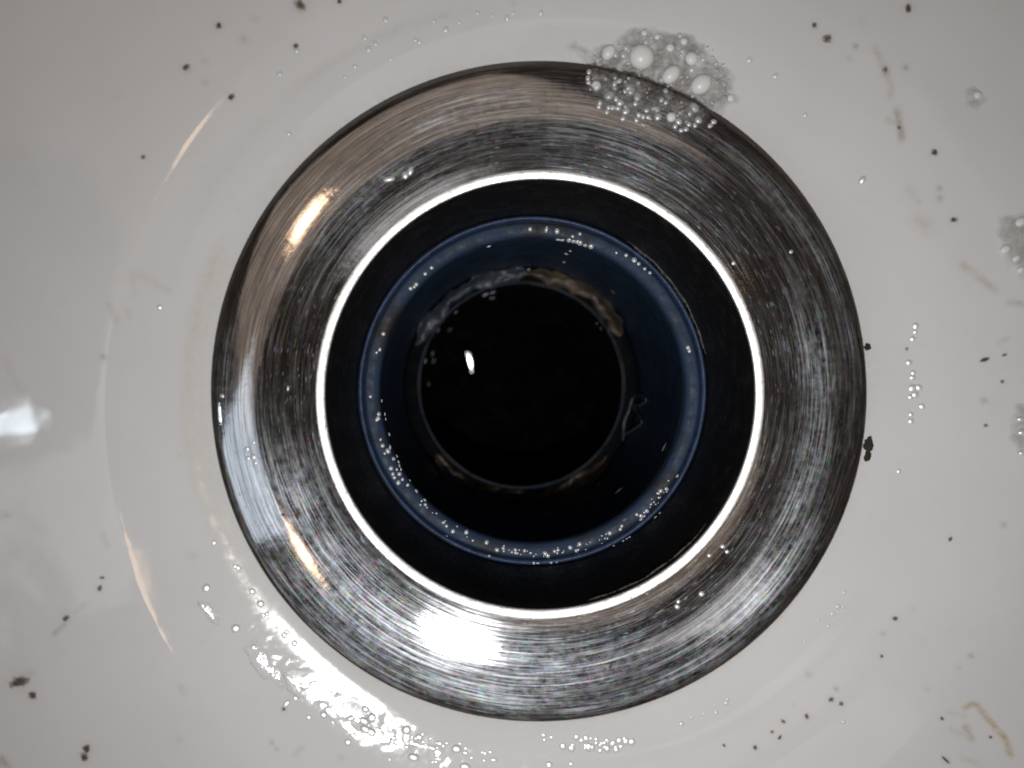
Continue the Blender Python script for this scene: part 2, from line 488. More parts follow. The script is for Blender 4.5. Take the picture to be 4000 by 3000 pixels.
M = {
    'clear_water': mat_clear_water(),
    'porcelain': mat_porcelain(),
    'flange': mat_flange(),
    'lip': mat_lip(),
    'tarnish': mat_simple('tarnished_edge', (0.075, 0.066, 0.058), (0.03, 0.026, 0.022), 0.6, 0.7, 0.0, 0.05, 0.2),
    'throat': mat_simple('steel_dark_reflection', (0.010, 0.010, 0.011), (0.045, 0.040, 0.036), 0.55, 0.5, 0.0, 0.05, 0.25, thr=(0.5, 0.85)),  # steel wall, with the dark interior it mirrors painted into its colour
    'rim': mat_simple('blue_rubber', (0.034, 0.062, 0.135), (0.018, 0.030, 0.062), 0.5, 0.8, 0, 0.04, 0.35),
    'ring': mat_simple('wet_blue_plastic', (0.026, 0.045, 0.085), (0.026, 0.024, 0.021), 0.5, 0.16, 0, 0.10, 0.15, thr=(0.50, 0.66)),
    'wall': mat_simple('dark_blue_plastic', (0.032, 0.060, 0.110), (0.020, 0.036, 0.066), 0.4, 0.25, 0, 0.06, 0.3),
    'step': mat_simple('black_step', (0.003, 0.004, 0.006), (0.006, 0.006, 0.006), 0.8, 0.5, 0, 0.15, 0.06),  # nearly black, much darker than the wall above it
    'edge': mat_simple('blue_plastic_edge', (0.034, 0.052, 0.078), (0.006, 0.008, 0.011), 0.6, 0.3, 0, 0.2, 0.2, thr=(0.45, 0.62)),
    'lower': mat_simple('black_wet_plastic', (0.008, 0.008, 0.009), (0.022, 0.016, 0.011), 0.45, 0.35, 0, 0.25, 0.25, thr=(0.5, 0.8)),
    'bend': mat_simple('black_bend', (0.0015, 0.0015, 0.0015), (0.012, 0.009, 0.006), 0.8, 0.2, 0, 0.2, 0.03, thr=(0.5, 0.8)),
    'dark_dirt': mat_dirt('dark_dirt', (0.045, 0.032, 0.022), (0.12, 0.085, 0.055), 0.97),
    'grime': mat_simple('black_grime', (0.02, 0.015, 0.01), (0.09, 0.065, 0.04), 0.7, 3.0, 0, 0.1),
    'brown_dirt': mat_dirt('brown_dirt', (0.10, 0.060, 0.028), (0.20, 0.13, 0.065), 0.9),
    'grey_dirt': mat_dirt('grey_dirt', (0.14, 0.12, 0.10), (0.24, 0.21, 0.17), 0.75),
    'fleck': mat_simple('pale_fleck', (0.20, 0.18, 0.155), (0.30, 0.27, 0.23), 0.7, 3.0, 0, 0.1),
    'residue': mat_simple('tan_lip_reflection', (0.10, 0.08, 0.06), (0.035, 0.028, 0.02), 0.6, 0.8, 0, 0.1),  # colour of the lip reflection drawn inside the throat
    'residue_grey': mat_simple('grey_residue', (0.11, 0.10, 0.10), (0.03, 0.03, 0.03), 0.7, 0.9, 0, 0.1),
    'slime_grey': mat_simple('grey_slime', (0.055, 0.068, 0.090), (0.03, 0.03, 0.03), 0.35, 0.35, 0, 0.3),
    'slime_tan': mat_simple('tan_slime', (0.13, 0.10, 0.07), (0.045, 0.035, 0.025), 0.45, 0.3, 0, 0.4),
    'slime_brown': mat_simple('brown_slime', (0.030, 0.020, 0.013), (0.20, 0.14, 0.09), 0.4, 0.25, 0, 0.4, thr=(0.52, 0.75)),
    'hair': mat_simple('wet_hair', (0.10, 0.13, 0.14), (0.25, 0.30, 0.32), 0.25, 0.8, 0, 0.02),
    'bubble': mat_bubble('soap_bubble', 0.7, 0.4, sparkle=0.45),
    'big_bubble': mat_bubble('large_soap_bubble', 0.9, 0.35, (0.92, 0.915, 0.90), 0.3),
    'bright_drop': mat_bubble('water_droplet', 0.95, 0.08, (0.94, 0.945, 0.95), 0.3, 0.6),
    'pale_drop': mat_bubble('pale_droplet', 0.42, 0.25, (0.93, 0.94, 0.95), 0.2, 0.25),
    'water': mat_simple('water_skin', (0.004, 0.004, 0.005), (0.006, 0.006, 0.007), 0.06, 0.5, 0, 0.0, 0.6),
    'foam': mat_foam('grey_foam', (0.19, 0.175, 0.16), (0.46, 0.44, 0.42), 0.03, 0.8),
    'pale_foam': mat_foam('pale_foam', (0.44, 0.43, 0.41), (0.58, 0.57, 0.56), 0.1, 0.9, 0.6),
}


# ------------------------------------------------------------------ object helpers
def mesh_obj(name, verts, faces, mat, parent=None, smooth=True):
    me = bpy.data.meshes.new(name)
    me.from_pydata([tuple(v) for v in verts], [], faces)
    if smooth:
        me.polygons.foreach_set('use_smooth', [True] * len(me.polygons))
    me.materials.append(M[mat])
    me.update()
    o = bpy.data.objects.new(name, me)
    COL.objects.link(o)
    if parent is not None:
        o.parent = parent
    return o


def tag(o, label=None, cat=None, group=None, kind=None):
    if label:
        o['label'] = label
    if cat:
        o['category'] = cat
    if group:
        o['group'] = group
    if kind:
        o['kind'] = kind
    return o


def empty(name, loc=(0, 0, 0)):
    o = bpy.data.objects.new(name, None)
    o.empty_display_size = 0.01
    COL.objects.link(o)
    o.location = Vector(loc) * MM
    return o


def lathe(name, prof, mat, parent=None, seg=256, wob=0.0, z0=0.0, seed=0):
    rnd = np.random.RandomState(seed)
    th = np.linspace(0, 2 * math.pi, seg, endpoint=False)
    wb = sum(rnd.uniform(-1, 1) * np.sin(k * th + rnd.uniform(0, 6.3)) / k for k in range(2, 24)) * wob
    V, F = [], []
    for i, (r, z) in enumerate(prof):
        rr = r + wb
        V.append(np.stack([rr * np.cos(th), rr * np.sin(th), np.full(seg, z - z0)], 1))
    V = np.concatenate(V) * MM
    for i in range(len(prof) - 1):
        for j in range(seg):
            k = (j + 1) % seg
            F.append((i * seg + j, i * seg + k, (i + 1) * seg + k, (i + 1) * seg + j))
    return mesh_obj(name, V, F, mat, parent)


# ------------------------------------------------------------------ the basin (setting)
# dirt particles (pixel, radius): each leaves a soft halo of dirt on the glaze round it
SPECKS = [(3548, 33, 15, 'dark_dirt'),
          (3231, 153, 16, 'dark_dirt'),
          (3181, 99, 11, 'brown_dirt'),
          (3649, 596, 13, 'dark_dirt'),
          (3724, 859, 12, 'dark_dirt'),
          (3847, 1405, 13, 'dark_dirt'),
          (1171, 22, 22, 'brown_dirt'),
          (76, 2662, 27, 'dark_dirt'),
          (128, 2716, 15, 'dark_dirt'),
          (339, 2925, 16, 'dark_dirt'),
          (330, 2956, 15, 'dark_dirt'),
          (258, 2414, 13, 'brown_dirt'),
          (389, 2297, 11, 'brown_dirt'),
          (399, 2257, 8, 'brown_dirt'),
          (1108, 2770, 9, 'brown_dirt'),
          (3695, 2969, 11, 'dark_dirt'),
          (560, 614, 10, 'grey_dirt'),
          (855, 101, 13, 'dark_dirt'),
          (728, 263, 14, 'dark_dirt'),
          (902, 380, 13, 'dark_dirt'),
          (1155, 180, 11, 'dark_dirt'),
          (1326, 6, 10, 'dark_dirt'),
          (3712, 2106, 9, 'dark_dirt'),
          (3497, 2416, 10, 'dark_dirt'),
          (3444, 2563, 7, 'dark_dirt'),
          (3247, 2733, 10, 'dark_dirt'),
          (3285, 2749, 9, 'dark_dirt'),
          (3151, 2799, 10, 'dark_dirt'),
          (3060, 2818, 9, 'dark_dirt'),
          (3046, 2880, 8, 'dark_dirt'),
          (3016, 2859, 7, 'dark_dirt'),
          (2950, 2920, 9, 'dark_dirt'),
          (3679, 2806, 8, 'dark_dirt'),
          (3869, 2879, 7, 'dark_dirt'),
          (2828, 2912, 6, 'dark_dirt'),
          (3542, 1363, 8, 'grey_dirt'),
          (3924, 1387, 9, 'grey_dirt'),
          (3915, 1491, 8, 'grey_dirt'),
          (3850, 1662, 8, 'grey_dirt'),
          (3458, 272, 11, 'grey_dirt'),
          (3512, 500, 9, 'grey_dirt')]


def build_basin():
    r = np.concatenate([np.arange(28.5, 47.0, 0.25), np.arange(47.0, 80.0, 0.36), np.arange(80, 170, 3.0)])
    seg = 1100
    th = np.linspace(0, 2 * math.pi, seg, endpoint=False)
    R, T = np.meshgrid(r, th, indexing='ij')
    X, Y, Z = R * np.cos(T) + BC[0], R * np.sin(T) + BC[1], basin_z(R)
    V = np.stack([X.ravel(), Y.ravel(), Z.ravel()], 1) * MM
    nr = len(r)
    i = np.arange(nr - 1)[:, None]
    j = np.arange(seg)[None, :]
    k = (j + 1) % seg
    F = np.stack([i * seg + j, (i + 1) * seg + j, (i + 1) * seg + k, i * seg + k], -1).reshape(-1, 4)
    me = bpy.data.meshes.new('sink_basin')
    me.from_pydata(V.tolist(), [], F.tolist())
    me.polygons.foreach_set('use_smooth', [True] * len(me.polygons))
    me.materials.append(M['porcelain'])
    # glaze stains and painted shading round the flange: amount + colour per vertex
    x, y = X.ravel(), Y.ravel()
    amt = np.zeros_like(x)
    col = np.tile(np.array([0.36, 0.27, 0.16]), (len(x), 1))

    def add(a, c):
        nonlocal amt, col
        m = a > amt
        col[m] = c
        amt = np.maximum(amt, a)

    def stroke(pts, wid_px, a, c):
        P = [hit(*p)[0] for p in pts]
        wid = wid_px * 122 / FPX
        best = np.full_like(x, 1e9)
        for p0, p1 in zip(P[:-1], P[1:]):
            dx, dy = p1.x - p0.x, p1.y - p0.y
            ll = dx * dx + dy * dy + 1e-9
            t = np.clip(((x - p0.x) * dx + (y - p0.y) * dy) / ll, 0, 1)
            best = np.minimum(best, np.hypot(x - p0.x - t * dx, y - p0.y - t * dy))
        add(a * np.exp(-(best / wid) ** 2), c)

    rr, tt = np.hypot(x, y), np.degrees(np.arctan2(y, x)) % 360

    def arc(r0, wid, a0, a1, a, c):
        f = np.clip((tt - a0) / 8, 0, 1) * np.clip((a1 - tt) / 8, 0, 1)
        add(a * f * np.exp(-((rr - r0) / wid) ** 2), c)

    YEL, BRN, TAN, GRY = (0.50, 0.42, 0.27), (0.20, 0.13, 0.07), (0.42, 0.31, 0.19), (0.30, 0.28, 0.25)
    arc(35.1, 0.8, 150, 248, 0.36, YEL)
    arc(34.2, 1.1, 150, 215, 0.20, YEL)
    arc(38.9, 0.45, 96, 132, 0.16, TAN)
    arc(38.4, 0.6, 128, 165, 0.10, YEL)
    arc(33.2, 0.6, 225, 330, 0.25, TAN)
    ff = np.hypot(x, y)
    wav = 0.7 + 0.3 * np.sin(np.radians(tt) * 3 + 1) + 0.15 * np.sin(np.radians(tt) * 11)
    add(0.40 * wav * np.exp(-(np.clip(ff - 32.4, 0, 99) / 1.6) ** 1.5), (0.42, 0.385, 0.33))  # dirt band round the flange, widened to paint in its soft shading
    stroke([(515, 1070), (600, 1100), (655, 1135)], 18, 0.20, TAN)
    stroke([(515, 1070), (525, 1150)], 14, 0.16, TAN)
    stroke([(425, 1190), (460, 1260)], 13, 0.28, TAN)
    stroke([(500, 1215), (505, 1235)], 14, 0.2, TAN)
    stroke([(15, 1400), (60, 1500), (130, 1590), (215, 1680)], 14, 0.16, TAN)
    stroke([(3420, 190), (3458, 272), (3480, 330), (3478, 380)], 14, 0.34, TAN)
    stroke([(3505, 430), (3512, 470), (3525, 540)], 15, 0.5, BRN)
    stroke([(3455, 262), (3462, 285)], 15, 0.55, BRN)
    stroke([(3470, 465), (3490, 480)], 13, 0.35, TAN)
    stroke([(3590, 860), (3625, 890)], 34, 0.28, TAN)
    stroke([(3550, 740), (3590, 790)], 18, 0.2, TAN)
    stroke([(3760, 1035), (3800, 1065), (3850, 1105), (3890, 1135)], 15, 0.42, TAN)
    stroke([(3840, 1090), (3860, 1110)], 13, 0.4, (0.42, 0.28, 0.13))
    stroke([(3945, 1180), (4000, 1185)], 13, 0.4, GRY)
    stroke([(3905, 1340), (3935, 1320)], 10, 0.3, GRY)
    stroke([(3770, 2765), (3795, 2750), (3820, 2755), (3840, 2785), (3890, 2845), (3930, 2890), (3940, 2930), (3950, 2950)],
           11, 0.75, (0.46, 0.30, 0.10))
    stroke([(3772, 2840), (3785, 2870), (3795, 2885)], 13, 0.65, (0.38, 0.26, 0.10))
    stroke([(3700, 2780), (3770, 2800)], 12, 0.2, TAN)
    stroke([(3720, 2850), (3760, 2870)], 12, 0.25, GRY)
    stroke([(3760, 2960), (3830, 2990)], 14, 0.25, TAN)
    stroke([(250, 2440), (215, 2475)], 10, 0.5, BRN)
    stroke([(290, 2395), (335, 2360)], 8, 0.22, TAN)
    stroke([(95, 2645), (130, 2625)], 14, 0.35, TAN)
    stroke([(0, 2010), (30, 2012)], 14, 0.35, TAN)
    stroke([(705, 2680), (720, 2710)], 10, 0.25, GRY)
    stroke([(1150, 2950), (1180, 2920)], 10, 0.25, GRY)
    stroke([(400, 2085), (420, 2130)], 10, 0.25, TAN)
    stroke([(0, 2960), (30, 3000)], 14, 0.6, BRN)
    for (px, py, rd, a) in [(950, 152, 14, .4), (994, 70, 14, .35), (3341, 180, 12, .45), (3318, 228, 12, .3), (3670, 734, 12, .45),
                            (3670, 775, 13, .45), (3537, 263, 13, .4), (405, 1393, 12, .5), (3844, 1562, 14, .4), (3157, 2634, 10, .4),
                            (3264, 2690, 10, .5), (3365, 80, 14, .3), (800, 320, 12, .3), (800, 240, 14, .25), (3793, 2562, 12, .4),
                            (3740, 2605, 12, .3), (3620, 2690, 10, .35), (3570, 2380, 10, .3), (3920, 2050, 12, .4), (700, 1780, 12, .2),
                            (3450, 2475, 9, .45), (3100, 2750, 8, .3), (750, 2170, 18, .25), (930, 820, 24, .12), (1060, 2900, 9, .5),
                            (1080, 2925, 8, .4), (700, 2890, 12, .3), (1330, 2960, 12, .35), (2000, 10, 14, .3)]:
        stroke([(px, py), (px + 3, py + 2)], rd, a, BRN if a > .38 else TAN)
    for (px, py, rd, kind_) in SPECKS:
        stroke([(px, py), (px + 2, py + 1)], rd * 1.5, 0.22 if kind_ != 'grey_dirt' else 0.12, (0.30, 0.23, 0.15))
    lay = me.color_attributes.new('stain_and_shade', 'FLOAT_COLOR', 'POINT')
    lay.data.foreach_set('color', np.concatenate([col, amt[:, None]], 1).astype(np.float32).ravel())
    wet = np.exp(-((rr - 37.6) / 2.0) ** 2) * np.clip((tt - 205) / 15, 0, 1) * np.clip((285 - tt) / 20, 0, 1)
    la = me.attributes.new('wet', 'FLOAT', 'POINT')
    la.data.foreach_set('value', wet.astype(np.float32))
    me.update()
    o = bpy.data.objects.new('sink_basin', me)
    COL.objects.link(o)
    tag(o, 'glossy white porcelain basin dished around the drain', kind='structure')
    return o


build_basin()

# ------------------------------------------------------------------ the drain
drain = tag(empty('sink_drain', (0, 0, 0)), 'round brushed metal drain fitting with a bright inner lip', 'drain')
fl = lathe('flange', FLANGE, 'flange', drain, 512)
lathe('outer_edge', OUTER, 'tarnish', drain, 512, 0.03, seed=9)
co = np.zeros(len(fl.data.vertices) * 3)
fl.data.vertices.foreach_get('co', co)
co = co.reshape(-1, 3) / MM
fr, fa = np.hypot(co[:, 0], co[:, 1]), np.degrees(np.arctan2(co[:, 1], co[:, 0])) % 360
sv = np.zeros(len(fr))
for (az, daz, r0, dr, amt) in [(318, 16, 29.5, 1.7, 1.0), (300, 14, 31.2, 1.0, 0.6), (342, 16, 28.0, 1.6, 0.55), (6, 14, 28.0, 1.8, 0.5),
                               (104, 16, 29.3, 1.4, 0.75), (72, 14, 30.0, 1.0, 0.6), (45, 18, 30.6, 0.8, 0.55), (25, 20, 31.0, 0.7, 0.5),
                               (128, 12, 26.5, 1.2, 0.35), (262, 22, 30.6, 1.4, 0.5), (228, 28, 28.5, 4.5, 0.45), (205, 12, 28.0, 4.0, 0.50), (272, 22, 28.5, 4.0, 0.36),
                               (355, 22, 28.5, 2.5, 0.16), (96, 34, 28.0, 3.0, 0.22), (135, 14, 27.5, 3.0, 0.2),
                               (178, 8, 31.2, 0.8, 0.3), (225, 34, 31.4, 1.0, 0.45), (285, 20, 31.4, 0.9, 0.35), (20, 26, 31.2, 0.9, 0.3)]:
    da = (fa - az + 180) % 360 - 180
    sv = np.maximum(sv, amt * np.exp(-(da / daz) ** 2 - ((fr - r0) / dr) ** 2))
fl.data.attributes.new('scuff', 'FLOAT', 'POINT').data.foreach_set('value', sv.astype(np.float32))
lathe('lip', LIP, 'lip', drain, 384, 0.02, seed=3)
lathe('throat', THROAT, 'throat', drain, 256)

pipe = tag(empty('drain_pipe', (0, 0, -112)), 'dark blue plastic pipe inside the drain opening', 'pipe')
lathe('rim', RIM, 'rim', pipe, 256, 0.05, z0=-112, seed=4)
lathe('inner_ring', RING, 'ring', pipe, 256, 0.04, z0=-112, seed=5)
lathe('wall', WALL, 'wall', pipe, 256, z0=-112)
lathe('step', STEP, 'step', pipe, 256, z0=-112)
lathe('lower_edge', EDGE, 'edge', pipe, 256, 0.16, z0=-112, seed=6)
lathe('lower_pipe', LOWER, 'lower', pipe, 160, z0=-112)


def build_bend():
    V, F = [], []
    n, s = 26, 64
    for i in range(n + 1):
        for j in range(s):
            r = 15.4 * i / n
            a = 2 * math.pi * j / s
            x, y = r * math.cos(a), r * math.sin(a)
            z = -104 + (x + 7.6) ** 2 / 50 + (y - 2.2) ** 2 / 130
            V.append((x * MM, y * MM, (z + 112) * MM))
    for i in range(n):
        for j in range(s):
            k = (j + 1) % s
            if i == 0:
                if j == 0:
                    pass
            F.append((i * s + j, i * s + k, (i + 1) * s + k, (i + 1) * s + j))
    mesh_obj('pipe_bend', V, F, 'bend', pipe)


build_bend()


# ------------------------------------------------------------------ slime on the pipe's step
def slime(name, a0, a1, r_in, r_out, mat, label, seed, thick=0.7, z=-60.0, climb=0.0):
    rnd = random.Random(seed)
    ph = [rnd.uniform(0, 6.3) for _ in range(12)]
    na, nr = 90, 9
    am = math.radians((a0 + a1) / 2)
    base = Vector((16.2 * math.cos(am), 16.2 * math.sin(am), z))
    V, F = [], []
    for i in range(na + 1):
        t = i / na
        a = math.radians(a0 + (a1 - a0) * t)
        taper = min(1, t / 0.12, (1 - t) / 0.16) ** 0.6 if 0 < t < 1 else 0.0
        ri = r_in + 0.35 * math.sin(9 * a + ph[0]) + 0.22 * math.sin(23 * a + ph[1]) + 0.12 * math.sin(51 * a + ph[2])
        ro = r_out + 0.30 * math.sin(7 * a + ph[3]) + 0.18 * math.sin(19 * a + ph[4]) + 0.1 * math.sin(47 * a + ph[5])
        mid = (ri + ro) / 2
        ri, ro = mid + (ri - mid) * taper, mid + (ro - mid) * taper
        for j in range(nr):
            u = j / (nr - 1)
            r = ri + (ro - ri) * u
            h = thick * (math.sin(math.pi * (0.08 + 0.84 * u)) ** 0.5) * (0.25 + 0.75 * taper)
            h += 0.16 * math.sin(31 * a + 5 * u + ph[6]) * taper + 0.12 * math.sin(14 * u + 11 * a + ph[7]) * taper
            if j in (0, nr - 1):
                h = -0.15
            if u > 0.55 and climb:
                h += (u - 0.55) / 0.45 * climb * taper * (0.75 + 0.35 * math.sin(6 * a + ph[8]) + 0.2 * math.sin(17 * a + ph[9]))
            V.append(((Vector((r * math.cos(a), r * math.sin(a), z + h)) - base) * MM)[:])
    for i in range(na):
        for j in range(nr - 1):
            q = i * nr + j
            F.append((q, q + 1, q + nr + 1, q + nr))
    o = mesh_obj(name, V, F, mat)
    o.location = base * MM
    return tag(o, label, 'slime', 'slime on the step inside the pipe')


slime('slime_deposit', 84, 160, 15.35, 17.25, 'slime_grey', 'grey slime strip on the upper left of the pipe step', 1, 0.5, climb=3.0)
slime('slime_deposit', 26, 88, 15.6, 17.45, 'slime_tan', 'tan peeling slime flap on the upper right of the pipe step', 2, 0.9, climb=5.0)
slime('slime_deposit', 218, 322, 15.6, 17.4, 'slime_brown', 'dark brown slime strip along the bottom of the pipe step', 3, 0.8, climb=9.0)


# ------------------------------------------------------------------ hair
def tube(name, pts, rad, mat, origin):
    V, F = [], []
    n = len(pts)
    for i, p in enumerate(pts):
        t = (pts[min(i + 1, n - 1)] - pts[max(i - 1, 0)]).normalized()
        a = t.orthogonal().normalized()
        b = t.cross(a)
        for k in range(6):
            an = k * math.pi / 3
            V.append(((p - origin + a * math.cos(an) * rad + b * math.sin(an) * rad) * MM)[:])
    for i in range(n - 1):
        for k in range(6):
            F.append((i * 6 + k, i * 6 + (k + 1) % 6, (i + 1) * 6 + (k + 1) % 6, (i + 1) * 6 + k))
    o = mesh_obj(name, V, F, mat)
    o.location = origin * MM
    return o


def catmull(P, n=6):
    out = []
    for i in range(len(P) - 1):
        p0, p1, p2, p3 = P[max(i - 1, 0)], P[i], P[i + 1], P[min(i + 2, len(P) - 1)]
        for k in range(n):
            t = k / n
            out.append(0.5 * ((2 * p1) + (p2 - p0) * t + (2 * p0 - 5 * p1 + 4 * p2 - p3) * t * t + (3 * p1 - p0 - 3 * p2 + p3) * t ** 3))
    out.append(P[-1])
    return out


hp = [(1800, 1180), (1793, 1120), (1800, 1060), (1828, 990), (1845, 930), (1880, 902), (1930, 905), (1942, 938), (1905, 962),
      (1866, 962), (1880, 995), (1905, 1030), (1915, 1075), (1870, 1112), (1815, 1145)]
P = []
for q in hp:
    p, n = hit(1300 + q[0] * .633, 975 + q[1] * .633)
    P.append(p + n * 0.25)
o = tube('hair_strand', catmull(P), 0.09, 'hair', P[0])
tag(o, 'looped wet hair clinging to the right wall of the pipe', 'hair')


# residue on the blue rim, and a drawn reflection of the lip
def residue(az0, az1, r, z, rad, mat, label, seed):
    rnd = random.Random(seed)
    pts, n = [], 90
    V, F = [], []
    org = None
    for i in range(n + 1):
        t = i / n
        a = math.radians(az0 + (az1 - az0) * t)
        p = Vector(((r + 0.06 * math.sin(a * 40)) * math.cos(a), (r + 0.06 * math.sin(a * 40)) * math.sin(a), z + 0.12 * math.sin(a * 23 + seed)))
        org = org or p.copy()
        k = rad * (0.35 + 0.9 * rnd.random()) * min(1, t * 8 + 0.1, (1 - t) * 8 + 0.1)
        u = Vector((math.cos(a), math.sin(a), 0))
        for q in range(6):
            an = q * math.pi / 3
            V.append(((p - org + u * math.cos(an) * k + Vector((0, 0, 1)) * math.sin(an) * k) * MM)[:])
    for i in range(n):
        for q in range(6):
            F.append((i * 6 + q, i * 6 + (q + 1) % 6, (i + 1) * 6 + (q + 1) % 6, (i + 1) * 6 + q))
    o = mesh_obj('residue_and_reflection_line', V, F, mat)
    o.location = org * MM
    return tag(o, label, 'residue')


residue(283, 322, 21.3, -1.9, 0.13, 'residue', 'tan drawn reflection line just inside the lower right of the bright lip', 1)  # solid tan arc standing in for the lip mirrored in the throat
residue(12, 58, 20.25, -19.3, 0.22, 'residue_grey', 'furry grey residue along the upper right of the blue rim', 2)


# ------------------------------------------------------------------ droplets, bubbles, dirt
def dome_mesh(name, mat, sink=0.25, seg=14, rings=7):
    V, F = [], []
    for i in range(rings):
        ph = (math.pi / 2 + math.asin(sink)) * (1 - i / rings) - math.asin(sink)
        for j in range(seg):
            a = 2 * math.pi * j / seg
            V.append((math.cos(ph) * math.cos(a), math.cos(ph) * math.sin(a), math.sin(ph)))
    # order: start at the rim, end with the pole
    V = []
    for i in range(rings):
        ph = -math.asin(sink) + (math.pi / 2 + math.asin(sink)) * i / rings
        for j in range(seg):
            a = 2 * math.pi * j / seg
            V.append((math.cos(ph) * math.cos(a), math.cos(ph) * math.sin(a), math.sin(ph)))
    V.append((0, 0, 1))
    for i in range(rings - 1):
        for j in range(seg):
            k = (j + 1) % seg
            F.append((i * seg + j, i * seg + k, (i + 1) * seg + k, (i + 1) * seg + j))
    for j in range(seg):
        F.append(((rings - 1) * seg + j, (rings - 1) * seg + (j + 1) % seg, len(V) - 1))
    me = bpy.data.meshes.new(name)
    me.from_pydata(V, [], F)
    me.polygons.foreach_set('use_smooth', [True] * len(me.polygons))
    me.materials.append(M[mat])
    me.update()
    return me


DOME = {k: dome_mesh('droplet_' + k, k) for k in ('bubble', 'big_bubble', 'bright_drop', 'pale_drop')}
rng = random.Random(12)


def place(name, me, px, py, rpx, flat=0.55, parent=None, aspect=1.0, ang=0.0, lift=0.0):
    p, n = hit(px, py)
    dist = (p - CAM).length
    rr = rpx * dist / FPX
    o = bpy.data.objects.new(name, me)
    COL.objects.link(o)
    # frame with local x along image direction 'ang'
    xd = (RIGHT * math.cos(ang) + UP * math.sin(ang))
    xd = (xd - n * xd.dot(n)).normalized()
    yd = n.cross(xd)
    mw = Matrix.Translation((p + n * lift) * MM) @ Matrix((xd, yd, n)).transposed().to_4x4() @ \
        Matrix.Diagonal((rr * aspect * MM, rr / aspect * MM, rr * flat * MM, 1))
    if parent is not None:
        o.parent = parent
        o.matrix_parent_inverse = Matrix.Identity(4)
        o.matrix_basis = parent.matrix_basis.inverted() @ mw
    else:
        o.matrix_basis = mw
    return o


ORD = ['first', 'second', 'third', 'fourth', 'fifth', 'sixth', 'seventh', 'eighth', 'ninth', 'tenth', 'eleventh', 'twelfth', 'thirteenth',
       'fourteenth', 'fifteenth', 'sixteenth', 'seventeenth', 'eighteenth', 'nineteenth', 'twentieth']


def ordinals(lst, axis=0):
    """', third from left' for each pixel position of a short list"""
    if len(lst) > 20:
        return [''] * len(lst)
    order = sorted(range(len(lst)), key=lambda i: lst[i][axis])
    out = [''] * len(lst)
    for k, i in enumerate(order):
        out[i] = ', %s from %s' % (ORD[k], 'left' if axis == 0 else 'the top')
    return out


def droplets(lst, mat, label, group, rdef=13, flat=0.34, name='water_droplet', cat='droplet', axis=0):
    for q, od in zip(lst, ordinals(lst, axis)):
        px, py = q[0], q[1]
        r = q[2] if len(q) > 2 else rdef * rng.uniform(0.8, 1.2)
        asp = q[3] if len(q) > 3 else rng.uniform(0.92, 1.1)
        ang = q[4] if len(q) > 4 else rng.uniform(0, 3.1)
        tag(place(name, DOME[mat], px, py, r, flat, aspect=asp, ang=ang), label + od, cat, group)


def off(lst, ox, oy, s):
    return [(ox + q[0] * s, oy + q[1] * s) + tuple(q[2:]) for q in lst]


droplets(off([(325, 120), (195, 233), (263, 267), (220, 303), (535, 258), (510, 245, 9), (698, 182), (893, 78, 10), (1077, 110),
              (1285, 78, 12), (137, 407, 10), (75, 475, 8), (355, 365, 8), (985, 95, 8), (1110, 80, 8), (780, 135, 8), (625, 128, 8)], 1300, 0, .633) +
         [(1158, 196), (1092, 288), (1127, 522, 11)],
         'pale_drop', 'tiny pale droplet on the porcelain above the drain, left of the foam', 'droplets above the drain', 12)
droplets([(2928, 234), (3030, 297), (3146, 449)], 'pale_drop', 'small clear droplet on the porcelain just right of the grey foam',
         'droplets right of the foam', 12)
tag(place('water_droplet', DOME['bright_drop'], 3369, 704, 17, .5, aspect=1.2, ang=1.0),
    'single bright white droplet on the porcelain upper right of the drain', 'droplet')
droplets(off([(418, 715, 14), (415, 748, 10), (400, 790, 12), (380, 930, 13), (405, 990, 11), (400, 1017, 12), (400, 1080, 17), (437, 1077, 14),
              (415, 1118, 15), (390, 1133, 12), (455, 1188, 13), (392, 1235, 11), (392, 1275, 13), (320, 1570, 10)], 3300, 800, .663),
         'bright_drop', 'small white droplet in the vertical row right of the drain', 'droplets in a row right of the drain', 12, axis=1)
droplets(off([(1105, 577), (1067, 665), (1033, 709), (1007, 785), (1097, 668, 8), (945, 750, 7), (385, 1238), (375, 1260), (313, 1318, 9),
              (238, 1325, 8), (98, 1390, 13), (160, 1350, 7), (858, 878, 7), (1098, 1375, 9)], 2600, 1950, .633),
         'pale_drop', 'tiny droplet on the porcelain below right of the drain', 'droplets below right of the drain', 10)
lst = []
for i in range(34):
    t = rng.random()
    lst.append((2120 + 360 * t, 2880 + 50 * (rng.random() - .5) + 20 * math.sin(t * 3) + 20 * t, rng.choice([8, 9, 10, 12, 15])))
lst += [(2145, 2988, 14), (2230, 2984, 9), (2300, 2920, 18), (2468, 2900, 16)]
droplets(lst, 'bright_drop', 'tiny bright droplet on the porcelain directly below the drain', 'droplets below the drain', 10)

